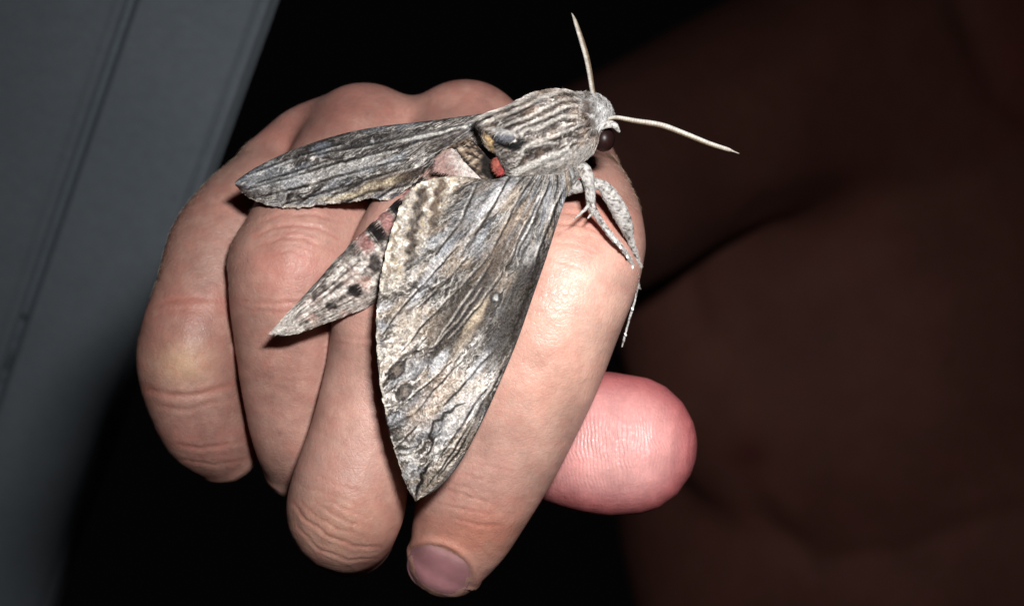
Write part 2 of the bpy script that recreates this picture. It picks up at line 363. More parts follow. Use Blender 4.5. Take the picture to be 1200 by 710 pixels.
# complexion, with some of the flash's light and shade painted in
c = np.tile(lin((186, 143, 130)), (len(hv), 1))
c = mix(c, (208, 167, 150), sst(150, 20, np.hypot((X-655)*1.0, (Y-400)*.75))*.75)  # index painted brighter, as if nearest the flash
c = mix(c, (144, 105, 94), sst(420, 190, X)*.65)  # shading towards the left fingers put into the colour
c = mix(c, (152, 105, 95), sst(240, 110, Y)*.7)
c = mix(c, (190, 122, 108), np.exp(-((X-340)/50)**2-((Y-315)/40)**2)*.40)
c = mix(c, (196, 162, 130), np.exp(-((X-215)/30)**2-((Y-425)/22)**2)*.75)
c = mix(c, (176, 112, 100), np.exp(-((X-225)/48)**2-((Y-358)/14)**2)*.55)
c = mix(c, (140, 98, 90), np.exp(-((X-250)/55)**2-((Y-525)/45)**2)*.55)  # painted shade at the bottom of the little finger
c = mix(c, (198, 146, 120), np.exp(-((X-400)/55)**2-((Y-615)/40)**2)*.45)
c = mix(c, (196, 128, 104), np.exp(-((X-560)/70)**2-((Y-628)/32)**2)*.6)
c = mix(c, (205, 136, 116), np.exp(-((X-700)/40)**2-((Y-255)/30)**2)*.45)
tq, _ = pdist(X, Y, [(660, 512), (735, 521)])
thumb = sst(1.0, 1.3, D+0*X)*sst(640, 660, X)*sst(400, 425, Y)*sst(640, 625, Y)
rim = np.clip(tq/84, 0, 1)
thumb = np.where((X > 622) & (Y > 412) & (D > .60), 1.0, 0)
edge_idx, _ = pdist(X, Y, [(672, 300), (622, 435), (560, 578)])
tcol = mix(np.tile(lin((212, 150, 147)), (len(hv), 1)), (194, 104, 106), sst(40, 88, tq))
tcol = mix(tcol, (226, 172, 166), np.exp(-((X-715)/50)**2-((Y-530)/45)**2)*.6)
c = c*(1-thumb[:, None])+tcol*thumb[:, None]
for pts, dep, wd in creases:      # the lines themselves are a little redder
    q, t = pdist(X2, Y2, pts); c = mix(c, (176, 98, 84), np.exp(-(q/(wd*1.3))**2)*min(.28, dep*9)*front)
bl_ = fbm(X/13, Y/13, 91, 3); c = mix(c, (190, 112, 100), sst(.52, .68, bl_)*.11*(1-thumb)); c = mix(c, (212, 180, 160), sst(.48, .34, bl_)*.10*(1-thumb))
mo = np.exp(-((X-328)/3)**2-((Y-508)/3)**2)*.5+np.exp(-((X-655)/2.2)**2-((Y-275)/2.2)**2)*.5
c = mix(c, (140, 90, 70), mo)
c = c*(0.80+.40*fbm(X/30, Y/30, 40, 4))[:, None]*(.87+.12*fbm(X/5, Y/5, 41, 2))[:, None]
rr = np.hypot((X-560)*1.0, (Y-610)*.42)+9*fbm(X/24, Y/24, 55, 2)+1.5*fbm(X/6, Y/6, 56, 2)
print_phase = rr/4.3*2*np.pi; print_mask = thumb*front*(.06+.70*np.exp(-((X-715)/40)**2-((Y-520)/40)**2))

# arm and torso, further back
tp = [tube([(490, 320, 10, 2.05), (520, 305, 18, 2.6), (560, 290, 28, 3.6), (590, 275, 38, 4.0), (640, 255, 46, 4.4)], 50, 32),
      tube([(610, 265, 40, 3.9), (680, 235, 52, 4.7), (780, 185, 63, 5.4), (890, 130, 73, 6.4), (1000, 80, 81, 8.0), (1120, 40, 86, 8.6)], 60, 32),
      ball(1120, 520, 96, 1, 23, 17.5, 31), ball(1030, 360, 84, 1, 16.0, 8.0, 15, rot=.15), ball(1310, 400, 86, 1, 15, 7.5, 14, rot=-.15),
      ball(1080, 980, 94, 1, 23, 18, 20), ball(1330, -150, 88, 1, 6, 6, 14), ball(1220, 60, 88, 1, 13, 8.0, 9), ball(1000, 200, 82, 1, 9, 6, 8)]
bv, bf = remesh(tp, 0.30, 50)
BX, BY, BD = UNP(bv); bv = relax(bv, bf, .75*sst(790, 870, BX)*sst(500, 380, BY)+.15, 260)
bn = normals(bv, bf)
if bn[np.argmin(bv[:, 1]), 1] > 0: bn = -bn
BX, BY, BD = UNP(bv); fr_ = sst(0, .3, -bn[:, 1])*sst(60, 64, BD)
for pts, dep, wd in [([(868, 560), (900, 620), (960, 660), (1060, 650), (1130, 622), (1240, 585)], .5, 20), ([(838, 262), (852, 270)], 1.0, 12), ([(815, 285), (806, 330), (826, 385)], .35, 16), ([(1120, -20), (1150, 50), (1175, 110), (1240, 150)], .45, 22), ([(850, 250), (960, 236), (1100, 222), (1200, 215)], .25, 24)]:
    q, t = pdist(BX, BY, pts); bv = bv-bn*(dep*np.clip(6*t*(1-t)+.2, 0, 1)*np.exp(-(q/wd)**2)*fr_)[:, None]*S
bn = normals(bv, bf); BX, BY, BD = UNP(bv)
bc = np.tile(lin((142, 92, 80)), (len(bv), 1))
bc = bc*(.75+.5*fbm(BX/60, BY/60, 66, 4))[:, None]
bc = mix(bc, (120, 66, 60), np.exp(-((BX-882)/26)**2-((BY-532)/17)**2)*sst(60, 65, BD)*.9)
bc = mix(bc, (168, 96, 84), sst(1120, 1200, BX)*sst(220, 80, BY)*.6)
allv = np.vstack([hv, bv]); allf = np.vstack([hf, bf+len(hv)])
person = thing('person', 'bare-chested person in the dark background holding out a clenched right fist toward the camera', 'person', P(1100, 900, 85))
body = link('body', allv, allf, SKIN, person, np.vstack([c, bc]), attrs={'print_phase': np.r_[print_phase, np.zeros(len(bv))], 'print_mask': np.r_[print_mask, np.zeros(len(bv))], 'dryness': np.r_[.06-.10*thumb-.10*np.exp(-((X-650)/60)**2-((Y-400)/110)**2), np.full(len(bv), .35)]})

# index fingernail: a curved plate set in the finger tip
def nail():
    nu, nv = 40, 40; u = np.linspace(-1, 1, nu)[None]; v = np.linspace(0, 1, nv)[:, None]
    # axis of the nail runs down and left from the cuticle
    A = np.array([545, 640.]); B = np.array([497, 690.])
    pu = np.sign(u)*np.abs(u)**.9
    ax = np.array([-.38, .92]); sd = np.array([.92, .38])
    ctr = np.array([514, 668.]); L = 29; W = 39+0*v
    endr = np.sqrt(np.clip(1-np.abs(2*v-1)**2.8, 0, 1))*.985+.015
    px = ctr[0]+ax[0]*L*(2*v-1)+sd[0]*W*pu*endr
    py = ctr[1]+ax[1]*L*(2*v-1)+sd[1]*W*pu*endr
    return px, py, u, v
px, py, u, v = nail()
# depth: rides on the finger tip surface
X_, Y_, D_ = UNP(hv); m_ = (X_ > 450) & (X_ < 620) & (Y_ > 600) & (Y_ < 720) & (front > .05)
cx_, cy_, cd_ = X_[m_], Y_[m_], D_[m_]
dd = (cx_[None]-px.ravel()[:, None])**2+(cy_[None]-py.ravel()[:, None])**2
nr = np.argpartition(dd, 10, axis=1)[:, :10]; w_ = 1/(np.take_along_axis(dd, nr, 1)+4)
px = ((cx_[nr]*w_).sum(1)/w_.sum(1)).reshape(px.shape)*.5+px*.5; py = ((cy_[nr]*w_).sum(1)/w_.sum(1)).reshape(px.shape)*.5+py*.5
dn_ = ((cd_[nr]*w_).sum(1)/w_.sum(1)).reshape(px.shape)
for _ in range(6):
    e = np.pad(dn_, 1, mode='edge'); dn_ = (e[:-2, 1:-1]+e[2:, 1:-1]+e[1:-1, :-2]+e[1:-1, 2:]+dn_)/5
dn_ = dn_-.03*(1-u**4)*sst(0, .2, v)+.012
nc = mix(np.tile(lin((176, 124, 128)), (px.size, 1)), (176, 132, 132), sst(.75, 1, v*np.ones_like(u)).ravel()*.8)
nc = mix(nc, (196, 158, 154), sst(.35, .0, v*np.ones_like(u)).ravel()*.6)  # pale highlight at the cuticle end, painted into the nail colour
vv = P(px, py, dn_).reshape(-1, 3); v2 = P(px, py, dn_+.06).reshape(-1, 3); f = grid_faces(*px.shape); nn = px.size
NU = px.shape[1]; NV = px.shape[0]; rimf = []
for i in range(NV-1): rimf += [(i*NU, (i+1)*NU, (i+1)*NU+nn, i*NU+nn), (i*NU+NU-1, i*NU+NU-1+nn, (i+1)*NU+NU-1+nn, (i+1)*NU+NU-1)]
for j in range(NU-1): k = (NV-1)*NU; rimf += [(j, j+nn, j+1+nn, j+1), (k+j, k+j+1, k+j+1+nn, k+j+nn)]
link('fingernail', np.vstack([vv, v2]), np.vstack([f, f[:, ::-1]+nn, np.array(rimf)]), NAIL, person, np.vstack([nc, nc]))

# fine hairs on the skin
def hair_strips(base, nor, flow, length, width, rng, lift=.5, segs=3, curl=.3):
    n = len(base); L = length*(.6+.8*rng.random(n))*S
    fl_ = flow+curl*rng.normal(size=(n, 3)); fl_ -= nor*np.sum(fl_*nor, 1, keepdims=True); fl_ /= np.linalg.norm(fl_, axis=1, keepdims=True)+1e-9
    view = np.array([0, -1, 0.]); side = np.cross(fl_, view); side /= np.linalg.norm(side, axis=1, keepdims=True)+1e-9
    vs = []
    for k in range(segs+1):
        t = k/segs; p = base+fl_*(L*t)[:, None]+nor*(L*lift*t*(1-.45*t))[:, None]-nor*.004*S
        wd = width*S*(1-t)**.7
        vs += [p-side*wd, p+side*wd]
    V = np.stack(vs, 1); m = 2*(segs+1)
    fs = np.array([(2*k, 2*k+1, 2*k+3, 2*k+2) for k in range(segs)])
    F = (np.arange(n)[:, None, None]*m+fs[None]).reshape(-1, 4)
    return V.reshape(-1, 3), F
rng = np.random.default_rng(4)
hn2 = normals(hv, hf)
if hn2[np.argmin(hv[:, 1]), 1] > 0: hn2 = -hn2
zone = ((X < 300) & (Y > 160) & (Y < 345)) | ((X > 700) & (Y > 180) & (Y < 245))
idx = np.flatnonzero(zone & (hn2[:, 1] < .25) & (D < 4)); idx = rng.choice(idx, min(len(idx), 1600), replace=False)
fv, ff = hair_strips(hv[idx], hn2[idx], np.tile([-.35, 0, -.9], (len(idx), 1)), .08, .0010, rng, .45)
ho = link('arm_hair', fv, ff, HAIR, person); ho['kind'] = 'stuff'

# ------------------------------------------------------------------ the hawk moth
moth = thing('hawk_moth', 'large grey and brown hawk moth with one wing spread resting across the fist', 'moth', P(560, 240, -.6))
def wing_grid(eA, eB, nv, nu, nl):
    A = resample(eA, nv); B = resample(eB, nv)
    u = np.linspace(0, 1, nu)[None, :, None]
    return A[:, None]*(1-u)+B[:, None]*u
def make_wing(eA, eB, nv, nu, depth, paint, name, thick=.018, scal=2.0, nsc=24):
    scal *= .5
    G = wing_grid(eA, eB, nv, nu, 0)
    X = G[..., 0].copy(); Y = G[..., 1].copy()
    t = np.linspace(0, 1, nv)[:, None]; u = np.linspace(0, 1, nu)[None]
    ctr = G.mean(1, keepdims=True); k = np.abs(np.sin((t+.02*vn(t*17, 0*t, 9))*nsc*np.pi))**.7*(.4+.8*vn(t*21, 0*t, 8))*sst(.15, .4, t)*sst(.0, .05, 1-t)
    jag = (k-.5)*scal+(vn(t*150, 0*t, 3)-.5)*1.6*sst(.1, .2, t)*sst(0, .03, 1-t)
    s = sst(.90, 1, u)*jag; dirv = (G[:, -1:]-G[:, :1]); dl = np.linalg.norm(dirv, axis=2, keepdims=True)+1e-6
    X += (s*dirv[..., 0]/dl[..., 0]); Y += (s*dirv[..., 1]/dl[..., 0])
    col, relief = paint(X.ravel(), Y.ravel(), (u+0*t).ravel(), (t+0*u).ravel())
    D = depth(X, Y, u+0*t, t+0*u)
    D = D-relief.reshape(D.shape)
    v = P(X, Y, D).reshape(-1, 3); v2 = P(X, Y, D+thick).reshape(-1, 3); f = grid_faces(nv, nu); n = nv*nu
    rim = []
    for i in range(nv-1): rim += [(i*nu, (i+1)*nu, (i+1)*nu+n, i*nu+n), (i*nu+nu-1, i*nu+nu-1+n, (i+1)*nu+nu-1+n, (i+1)*nu+nu-1)]
    for j in range(nu-1): k = (nv-1)*nu; rim += [(j, j+n, j+1+n, j+1), (k+j, k+j+1, k+j+1+n, k+j+n)]
    o = link(name, np.vstack([v, v2]), np.vstack([f, f[:, ::-1]+n, np.array(rim)]), WING, moth, np.vstack([col, col*.8]))
    return o, X, Y, D, col

def fan(x, y, bx, by, k):
    dx, dy = x-bx, y-by; s = np.hypot(dx, dy); th = np.arctan2(dy, dx)
    return th-k*(s/350)**2, s

def bark(x, y, q, s, seed, pw, base, light, dark):     # long broken streaks, thin dark cracks and pale threads
    wq = q+5*(fbm(x/18, y/18, seed)-.5)*2+2.0*(fbm(x/6, y/6, seed+1)-.5)*2
    n1 = fbm(wq/(6*pw), s/46, seed+2, 3); n2 = fbm(wq/(2.6*pw), s/17, seed+3, 3); n0 = fbm(wq/(16*pw), s/70, seed+4, 2)
    g = .40*n1+.36*n2+.24*n0
    col = np.tile(lin(base), (len(x), 1)); col = mix(col, light, sst(.48, .60, g)); col = mix(col, dark, sst(.50, .40, g)*.85)
    br = sst(.38, .56, fbm(wq/12, s/22, seed+5, 2))
    r1 = 1-np.abs(2*fbm(wq/(8*pw), s/60, seed+6, 3)-1); r2 = 1-np.abs(2*fbm(wq/(5*pw), s/38, seed+7, 3)-1)
    m1 = sst(.90, .965, r1)*br; m2 = sst(.91, .97, r2)*(.35+.65*sst(.45, .6, fbm(wq/9, s/16, seed+8, 2)))
    r3 = 1-np.abs(2*fbm(wq/(6*pw), s/30, seed+9, 3)-1); m3 = sst(.92, .975, r3)*sst(.42, .58, fbm(wq/9, s/20, seed+10, 2))
    col = mix(col, (46, 38, 35), m1*.85); col = mix(col, (60, 51, 47), m2*.75); col = mix(col, (214, 208, 200), m3*.75)
    g2 = fbm(wq/(1.5*pw), s/7, seed+12, 2)
    col = mix(col, dark, sst(.46, .34, g2)*.65); col = mix(col, light, sst(.56, .68, g2)*.55)
    return col, n1, n2, .016*(g-.5)-.012*m1-.008*m2+.008*m3+.012*(g2-.5)
def scales(col, x, y, seed):
    sp = fbm(x/2.3, y/2.3, seed, 2); sq = vn(x/1.25, y/1.25, seed+3)
    k = .22+1.05*sp+.62*sq
    col = np.clip(col, 0, 1); l_ = col.mean(1, keepdims=True); col = (l_+(col-l_)*.72)*1.0; col = .30*(np.clip(col, 0, 1)/.30)**1.45*np.array([.97, .95, .93])
    return col*k[:, None], sp
def paint_right(x, y, u, t):
    c0, s = fan(x, y, 655, 165, .17)
    wob = 3*(fbm(x/16, y/16, 2)-.5)
    q = c0*170+wob*.6                        # roughly px across the streaks
    n3 = fbm(q/15, s/45, 13, 3)
    col, n1, n2, rel0 = bark(x, y, q, s, 10, .80, (138, 131, 125), (198, 194, 190), (80, 71, 65))
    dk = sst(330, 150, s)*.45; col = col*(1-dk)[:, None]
    col = mix(col, (158, 140, 120), sst(.50, .66, n3)*.40)
    col = mix(col, (150, 157, 167), sst(.50, .66, fbm(q/9, s/40, 21, 3))*.38)
    # cream inner field with wavy brown bands
    bl = (x-545)*(.87)+(y-205)*(.49)         # right of this line: streaks
    wv = 5*(fbm(x/14, y/14, 30)-.5)*2
    mcre = sst(6, -10, bl+wv*1.6)*sst(372, 318, y-(x-470)*.4)
    cre = np.tile(lin((158, 151, 142)), (len(x), 1)); cre = mix(cre, (196, 191, 183), sst(.5, .7, fbm(x/6, y/5, 33))); cre = mix(cre, (160, 146, 124), sst(.5, .25, fbm(x/4, y/3, 34)))
    bead = 2.2*np.sin(y/17*2*np.pi)
    for pts, wd, a, cc in [([(497, 224), (489, 246), (484, 272), (482, 300), (478, 340), (470, 352)], 6.0, .88, (70, 55, 43)), ([(518, 214), (511, 240), (508, 262), (509, 285), (503, 312)], 5.4, .85, (92, 72, 54)),
                       ([(542, 222), (534, 245), (528, 268), (520, 292)], 4.5, .8, (92, 72, 54)), ([(466, 262), (458, 300), (454, 330)], 2.0, .6, (128, 108, 88)), ([(503, 216), (497, 240), (494, 270), (493, 300), (488, 330)], 1.0, .4, (120, 100, 78)),
                       ([(526, 212), (520, 240), (518, 270), (514, 296)], 1.0, .4, (120, 100, 78))]:
        qd, tt = pdist(x+bead+2.5*(vn(y/6, x/20, 5)-.5), y, pts)
        cre = mix(cre, cc, (1-sst(wd*.45, wd*1.45, qd))*a*(.75+.5*vn(x/3, y/4, 8)))
    for yy in range(222, 360, 14):           # faint cross veins between the bands
        dd = np.abs(y-yy-(x-480)*.35-3*np.sin(x/9)); cre = mix(cre, (120, 104, 86), (1-sst(.4, 1.6, dd))*.40*vn(x/7, y/7, 50))
    col = col*(1-mcre[:, None])+cre*mcre[:, None]
    # blue-grey streak field right of it
    def blob(cx, cy, rx, ry, ang, soft=.4):
        a, b = math.cos(ang), math.sin(ang); uu = ((x-cx)*a+(y-cy)*b)/rx; w_ = (-(x-cx)*b+(y-cy)*a)/ry
        r = np.sqrt(uu*uu+w_*w_)+.45*(fbm(q/9, s/30, int(cx*7+cy) % 997)-.5)
        return sst(1+soft, 1-soft, r)
    A = math.atan2(83, -56)
    col = mix(col, (124, 127, 134), blob(552, 245, 58, 15, A)*.40*(.45+.8*n2))
    col = mix(col, (190, 192, 196), blob(575, 236, 40, 4.5, A)*.42)
    col = mix(col, (188, 192, 200), blob(505, 320, 46, 7, A)*.42)
    col = mix(col, (104, 86, 70), blob(588, 290, 40, 18, A)*.55*(.5+.8*vn(x/5, y/5, 61)))
    col = mix(col, (150, 132, 114), blob(598, 262, 24, 8, A)*.35)
    col = mix(col, (60, 52, 45), blob(612, 345, 62, 18, 1.9)*.8*(.5+.9*n2))
    col = mix(col, (58, 50, 45), blob(586, 398, 38, 20, 1.95)*.8*(.5+.8*n1))
    col = mix(col, (66, 60, 58), blob(628, 318, 32, 7, 2.4)*.75)
    col = mix(col, (74, 63, 53), blob(545, 365, 64, 24, A)*.85*(.6+.7*n2))
    col = mix(col, (160, 146, 128), blob(548, 392, 38, 6, A)*.5)
    col = mix(col, (168, 154, 134), blob(558, 368, 24, 6, A)*.75)
    col = mix(col, (206, 206, 208), blob(622, 298, 18, 7, 2.2)*.2)
    col = mix(col, (184, 186, 190), blob(600, 215, 46, 5, A)*.42)
    col = mix(col, (206, 209, 214), blob(514, 425, 17, 6, A)*.42)
    col = mix(col, (204, 207, 212), blob(560, 430, 22, 6, A)*.42)
    col = mix(col, (196, 176, 160), blob(505, 470, 46, 15, A)*.3)
    col = mix(col, (190, 180, 168), blob(470, 400, 34, 14, A)*.5)
    col = mix(col, (204, 196, 188), blob(545, 470, 40, 9, A)*.45)
    # long dark veins and rays
    lines = [([(580, 304), (548, 352), (514, 400)], 1.5), ([(566, 338), (540, 376), (508, 408)], 1.4), ([(590, 320), (560, 362), (528, 398)], 1.1), ([(600, 205), (572, 250), (540, 300)], 1.4),
             ([(625, 206), (600, 250), (580, 290)], 1.3), ([(645, 212), (625, 260), (606, 300)], 1.2), ([(660, 222), (643, 268), (628, 305)], 1.4), ([(560, 215), (540, 260), (510, 300)], 1.2),
             ([(548, 300), (520, 334), (492, 360)], 1.2), ([(536, 290), (508, 322), (470, 362), (448, 392)], 1.2), ([(575, 300), (540, 338), (505, 372), (470, 412)], 1.0),
             ([(633, 232), (614, 270), (600, 305)], .9), ([(590, 222), (566, 262), (548, 292)], .9), ([(574, 416), (545, 450), (520, 476)], 1.3), ([(545, 420), (515, 450), (486, 486)], 1.0),
             ([(530, 424), (500, 452), (466, 478)], 1.0), ([(596, 420), (572, 462), (545, 504)], 1.2), ([(585, 440), (560, 486), (530, 528)], 1.0), ([(570, 455), (540, 500), (512, 540)], 1.0),
             ([(560, 490), (536, 530), (512, 560)], 1.2), ([(545, 505), (520, 545), (500, 570)], 1.0), ([(500, 395), (470, 428), (448, 452)], 1.1), ([(488, 500), (470, 520), (460, 530)], .9)]
    for pts, wd in lines:
        m_ = stroke(x+wob, y+wob, pts, wd*.8, 1.2)*1.0*(.5+.6*vn(s/9, q/5, 70)); col = mix(col, (46, 38, 34), np.clip(m_, 0, 1))
        m2 = stroke(x+wob+2.6, y+wob+1.2, pts, wd*.6, 1.2)*.45; col = mix(col, (205, 200, 194), np.clip(m2*vn(s/11, q/4, 71)*1.4, 0, 1))
    # zigzag submarginal line
    for pts, wd, a in [([(545, 472), (534, 476), (529, 482), (520, 484), (518, 492), (509, 494), (506, 505), (503, 511), (508, 518), (504, 528), (499, 533)], 1.5, .9), ([(501, 545), (498, 553), (494, 556), (495, 563), (488, 572), (487, 580)], 1.8, .95),
                       ([(478, 340), (488, 336), (492, 342), (502, 335), (506, 341), (520, 330)], 1.2, .8), ([(446, 346), (460, 352), (468, 345), (480, 349)], .8, .5),
                       ([(452, 440), (462, 430), (470, 420), (480, 414), (490, 402)], 1.8, .7), ([(458, 500), (470, 492), (482, 488)], 1.3, .6), ([(462, 520), (474, 512), (480, 520), (488, 508)], 1.2, .55)]:
        col = mix(col, (48, 40, 36), stroke(x+1.2*wob, y+wob, pts, wd, 1.4)*a)
    # eye spots near the outer margin
    for cx, cy, rx, ry in [(473, 460, 12, 8), (465, 434, 13, 8)]:
        a = 1.0; uu = ((x-cx)*.6-(y-cy)*.8); w_ = ((x-cx)*.8+(y-cy)*.6); r = np.sqrt((uu/rx)**2+(w_/ry)**2)+.3*(fbm(x/5, y/5, 90)-.5)
        col = mix(col, (74, 62, 54), sst(1.1, .75, r)*.8); col = mix(col, (140, 128, 116), sst(.62, .3, r)*.55)
        col = mix(col, (40, 34, 30), (1-sst(.06, .22, np.abs(r-.9)))*.6)
    # the white stigma
    r = np.hypot(x-581, y-349); col = mix(col, (60, 54, 50), sst(8.5, 6, r)*.8); col = mix(col, (160, 161, 160), sst(4.6, 1.6, r+2.5*(vn(x/2.5, y/2.5, 77)-.5))*.9)
    # margins
    W = np.maximum(1, 150*np.sin(np.clip(t, .03, .97)*np.pi))
    col = mix(col, (58, 50, 46), (1-sst(.004, .022, u))*.8*sst(.05, .2, t))
    col = mix(col, (160, 150, 142), np.exp(-((u-.05)/.014)**2)*.55*sst(.5, .7, t))
    chk = fbm(t*44, 0*t, 5, 2); col = mix(col, (70, 58, 50), sst(.975, .995, u)*sst(.45, .6, chk)*.6*sst(.15, .3, t)); col = mix(col, (214, 204, 190), sst(.965, .985, u)*sst(.6, .35, chk)*.45*sst(.15, .3, t))
    col, sp = scales(col, x, y, 14)
    lum = col.mean(1); veins = np.abs(np.sin(q/13*np.pi))
    relief = rel0*(1-mcre)+.004*veins+.018*np.clip(lum-.25, -.3, .3)+.012*(sp-.5)
    return col, relief

eA = [(688, 196), (668, 222), (657, 250), (641, 300), (625, 346), (606, 400), (585, 450), (562, 500), (537, 545), (512, 573), (488, 587)]
eB = [(596, 206), (572, 211), (545, 207), (515, 208), (492, 214), (476, 228), (465, 252), (455, 285), (447, 318), (442, 355), (441, 395), (444, 440), (452, 487), (463, 530), (476, 568), (486, 587)]
def dep_r(x, y, u, t):
    d = -1.70+.0*x
    d += .35*sst(.75, 1.0, t) - .0
    d += .30*(u-.30)**2                     # the trailing side curves away
    d += .30*sst(.14, .0, t)                    # towards the base
    d += .10*sst(.08, 0, u)
    d += .03*np.sin(u*9+t*3)+.06*(fbm(x/60, y/60, 4, 2)-.5)
    return d
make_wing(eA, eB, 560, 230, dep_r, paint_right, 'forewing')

def paint_left(x, y, u, t):
    c0, s = fan(x, y, 640, 95, -.10)
    wob = 2*(fbm(x/14, y/14, 2)-.5); q = c0*260+wob
    n3 = fbm(q/14, s/40, 113, 3)
    col, n1, n2, rel0 = bark(x, y, q, s, 110, .95, (118, 112, 108), (168, 165, 162), (62, 54, 50))
    col = mix(col, (140, 150, 164), sst(.5, .66, n3)*.35)
    def blob(cx, cy, rx, ry, ang, soft=.4):
        a, b = math.cos(ang), math.sin(ang); uu = ((x-cx)*a+(y-cy)*b)/rx; w_ = (-(x-cx)*b+(y-cy)*a)/ry
        r = np.sqrt(uu*uu+w_*w_)+.45*(fbm(q/9, s/30, int(cx*7+cy) % 997)-.5); return sst(1+soft, 1-soft, r)
    col = mix(col, (62, 58, 58), blob(425, 166, 70, 10, -.18)*.75*(.5+.7*n2)); col = mix(col, (150, 160, 178), blob(376, 175, 12, 8, -.4)*.35)
    col = mix(col, (140, 146, 154), blob(310, 208, 34, 14, -.4)*.45); col = mix(col, (190, 188, 186), blob(400, 200, 60, 7, -.25)*.4)
    col = mix(col, (98, 80, 62), blob(450, 214, 38, 10, -.25)*.7); col = mix(col, (186, 174, 152), blob(432, 222, 14, 6, -.5)*.8); col = mix(col, (204, 192, 164), blob(460, 212, 16, 4, -.35)*.7)
    col = mix(col, (70, 52, 38), blob(478, 206, 20, 5, -.35)*.7); col = mix(col, (198, 186, 160), blob(400, 231, 26, 4, -.15)*.7); col = mix(col, (86, 76, 70), blob(520, 165, 40, 8, -.2)*.55)
    col = mix(col, (196, 194, 190), blob(500, 158, 34, 3, -.22)*.6)
    for pts, wd in [([(290, 205), (340, 186), (400, 168)], 1.3), ([(288, 222), (340, 208), (400, 190), (470, 172), (540, 152)], 1.5), ([(300, 232), (360, 218), (420, 200), (480, 186)], 1.5), ([(330, 240), (380, 226), (430, 210), (480, 196)], 1.3),
                    ([(360, 183), (420, 172), (500, 156), (555, 143)], 1.2), ([(380, 236), (402, 224), (425, 214)], 1.6), ([(412, 235), (432, 225), (450, 222)], 1.6), ([(440, 234), (462, 220), (490, 214)], 1.4), ([(300, 215), (350, 200), (390, 186)], 1.1), ([(345, 240), (365, 230), (385, 222)], 1.1)]:
        col = mix(col, (38, 32, 30), stroke(x+wob, y+wob, pts, wd, 1.3)*.85*(.5+.6*vn(s/9, q/5, 170)))
        col = mix(col, (196, 194, 190), stroke(x+wob, y+wob-3, pts, wd*.8, 1.3)*.5*vn(s/9, q/5, 171))
    col = mix(col, (150, 151, 152), sst(3.6, 1.2, np.hypot(x-436, y-165)+2*(vn(x/2, y/2)-.5)))
    col = mix(col, (50, 44, 42), (1-sst(.01, .05, u))*.7)
    chk = fbm(t*44, 0*t, 6, 2); col = mix(col, (220, 210, 196), sst(.95, .98, u)*sst(.1, .2, t)*sst(.35, .6, chk)*.5)
    col, sp = scales(col, x, y, 114)
    col = col*.88
    relief = rel0+.012*np.abs(np.sin(q/9*np.pi))+.022*np.clip(col.mean(1)-.2, -.3, .3)+.010*(sp-.5)
    return col, relief
lA = [(582, 131), (545, 136), (500, 142), (440, 149), (390, 160), (340, 177), (302, 195), (282, 208), (275, 214)]
lB = [(575, 172), (540, 182), (512, 192), (488, 213), (470, 226), (455, 235), (436, 233), (410, 237), (378, 240), (346, 244), (316, 241), (292, 232), (276, 218)]
def dep_l(x, y, u, t):
    d = -.85+.75*sst(0, 1.05, t)+.25*u*u+.03*np.sin(u*8)+.05*(fbm(x/60, y/60, 14, 2)-.5)
    return d+.10*sst(.1, 0, u)
make_wing(lA, lB, 480, 150, dep_l, paint_left, 'forewing', nsc=20)

# bodies whose silhouettes run between two edge lines
def solid(eA, eB, nv, nu, dc, th, paint, name, material, reliefk=1.0):
    A = resample(eA, nv); B = resample(eB, nv); t = np.linspace(0, 1, nv)
    C = (A+B)/2; H = (B-A)/2
    a = np.linspace(0, 2*np.pi, nu, endpoint=False)[None]
    X = C[:, :1]+H[:, :1]*np.cos(a); Y = C[:, 1:]+H[:, 1:]*np.cos(a)
    hw = np.linalg.norm(H, axis=1)/85.0
    D = np.asarray(dc(t))[:, None]-(hw*th)[:, None]*np.sin(a)
    col, rel = paint(X.ravel(), Y.ravel(), (np.cos(a)+0*X).ravel(), (t[:, None]+0*X).ravel())
    v = P(X, Y, D).reshape(-1, 3); f = grid_faces(nv, nu, True); n = normals(v, f)
    k = np.argmin(v[:, 1]); 
    if n[k, 1] > 0: n = -n
    v = v+n*rel[:, None]*S*reliefk
    v = np.vstack([v, v[:nu].mean(0), v[-nu:].mean(0)]); col = np.vstack([col, col[0], col[-1]])
    j = np.arange(nu); j2 = (j+1) % nu; e = (nv-1)*nu
    caps = np.vstack([np.stack([j, np.full(nu, nv*nu), np.full(nu, nv*nu), j2], -1)[:, [0, 1, 3, 3]], np.stack([e+j2, np.full(nu, nv*nu+1), e+j, e+j], -1)])
    # triangles as quads are invalid: build caps from pairs instead
    if nu % 2 == 0:
        jj = np.arange(0, nu, 2)
        caps = np.vstack([np.stack([np.full(len(jj), nv*nu), (jj+2) % nu, (jj+1) % nu, jj], -1), np.stack([np.full(len(jj), nv*nu+1), e+jj, e+(jj+1) % nu, e+(jj+2) % nu], -1)])
    o = link(name, v, np.vstack([f, caps]), material, moth, col)
    return o, v, n, col, X.ravel(), Y.ravel()

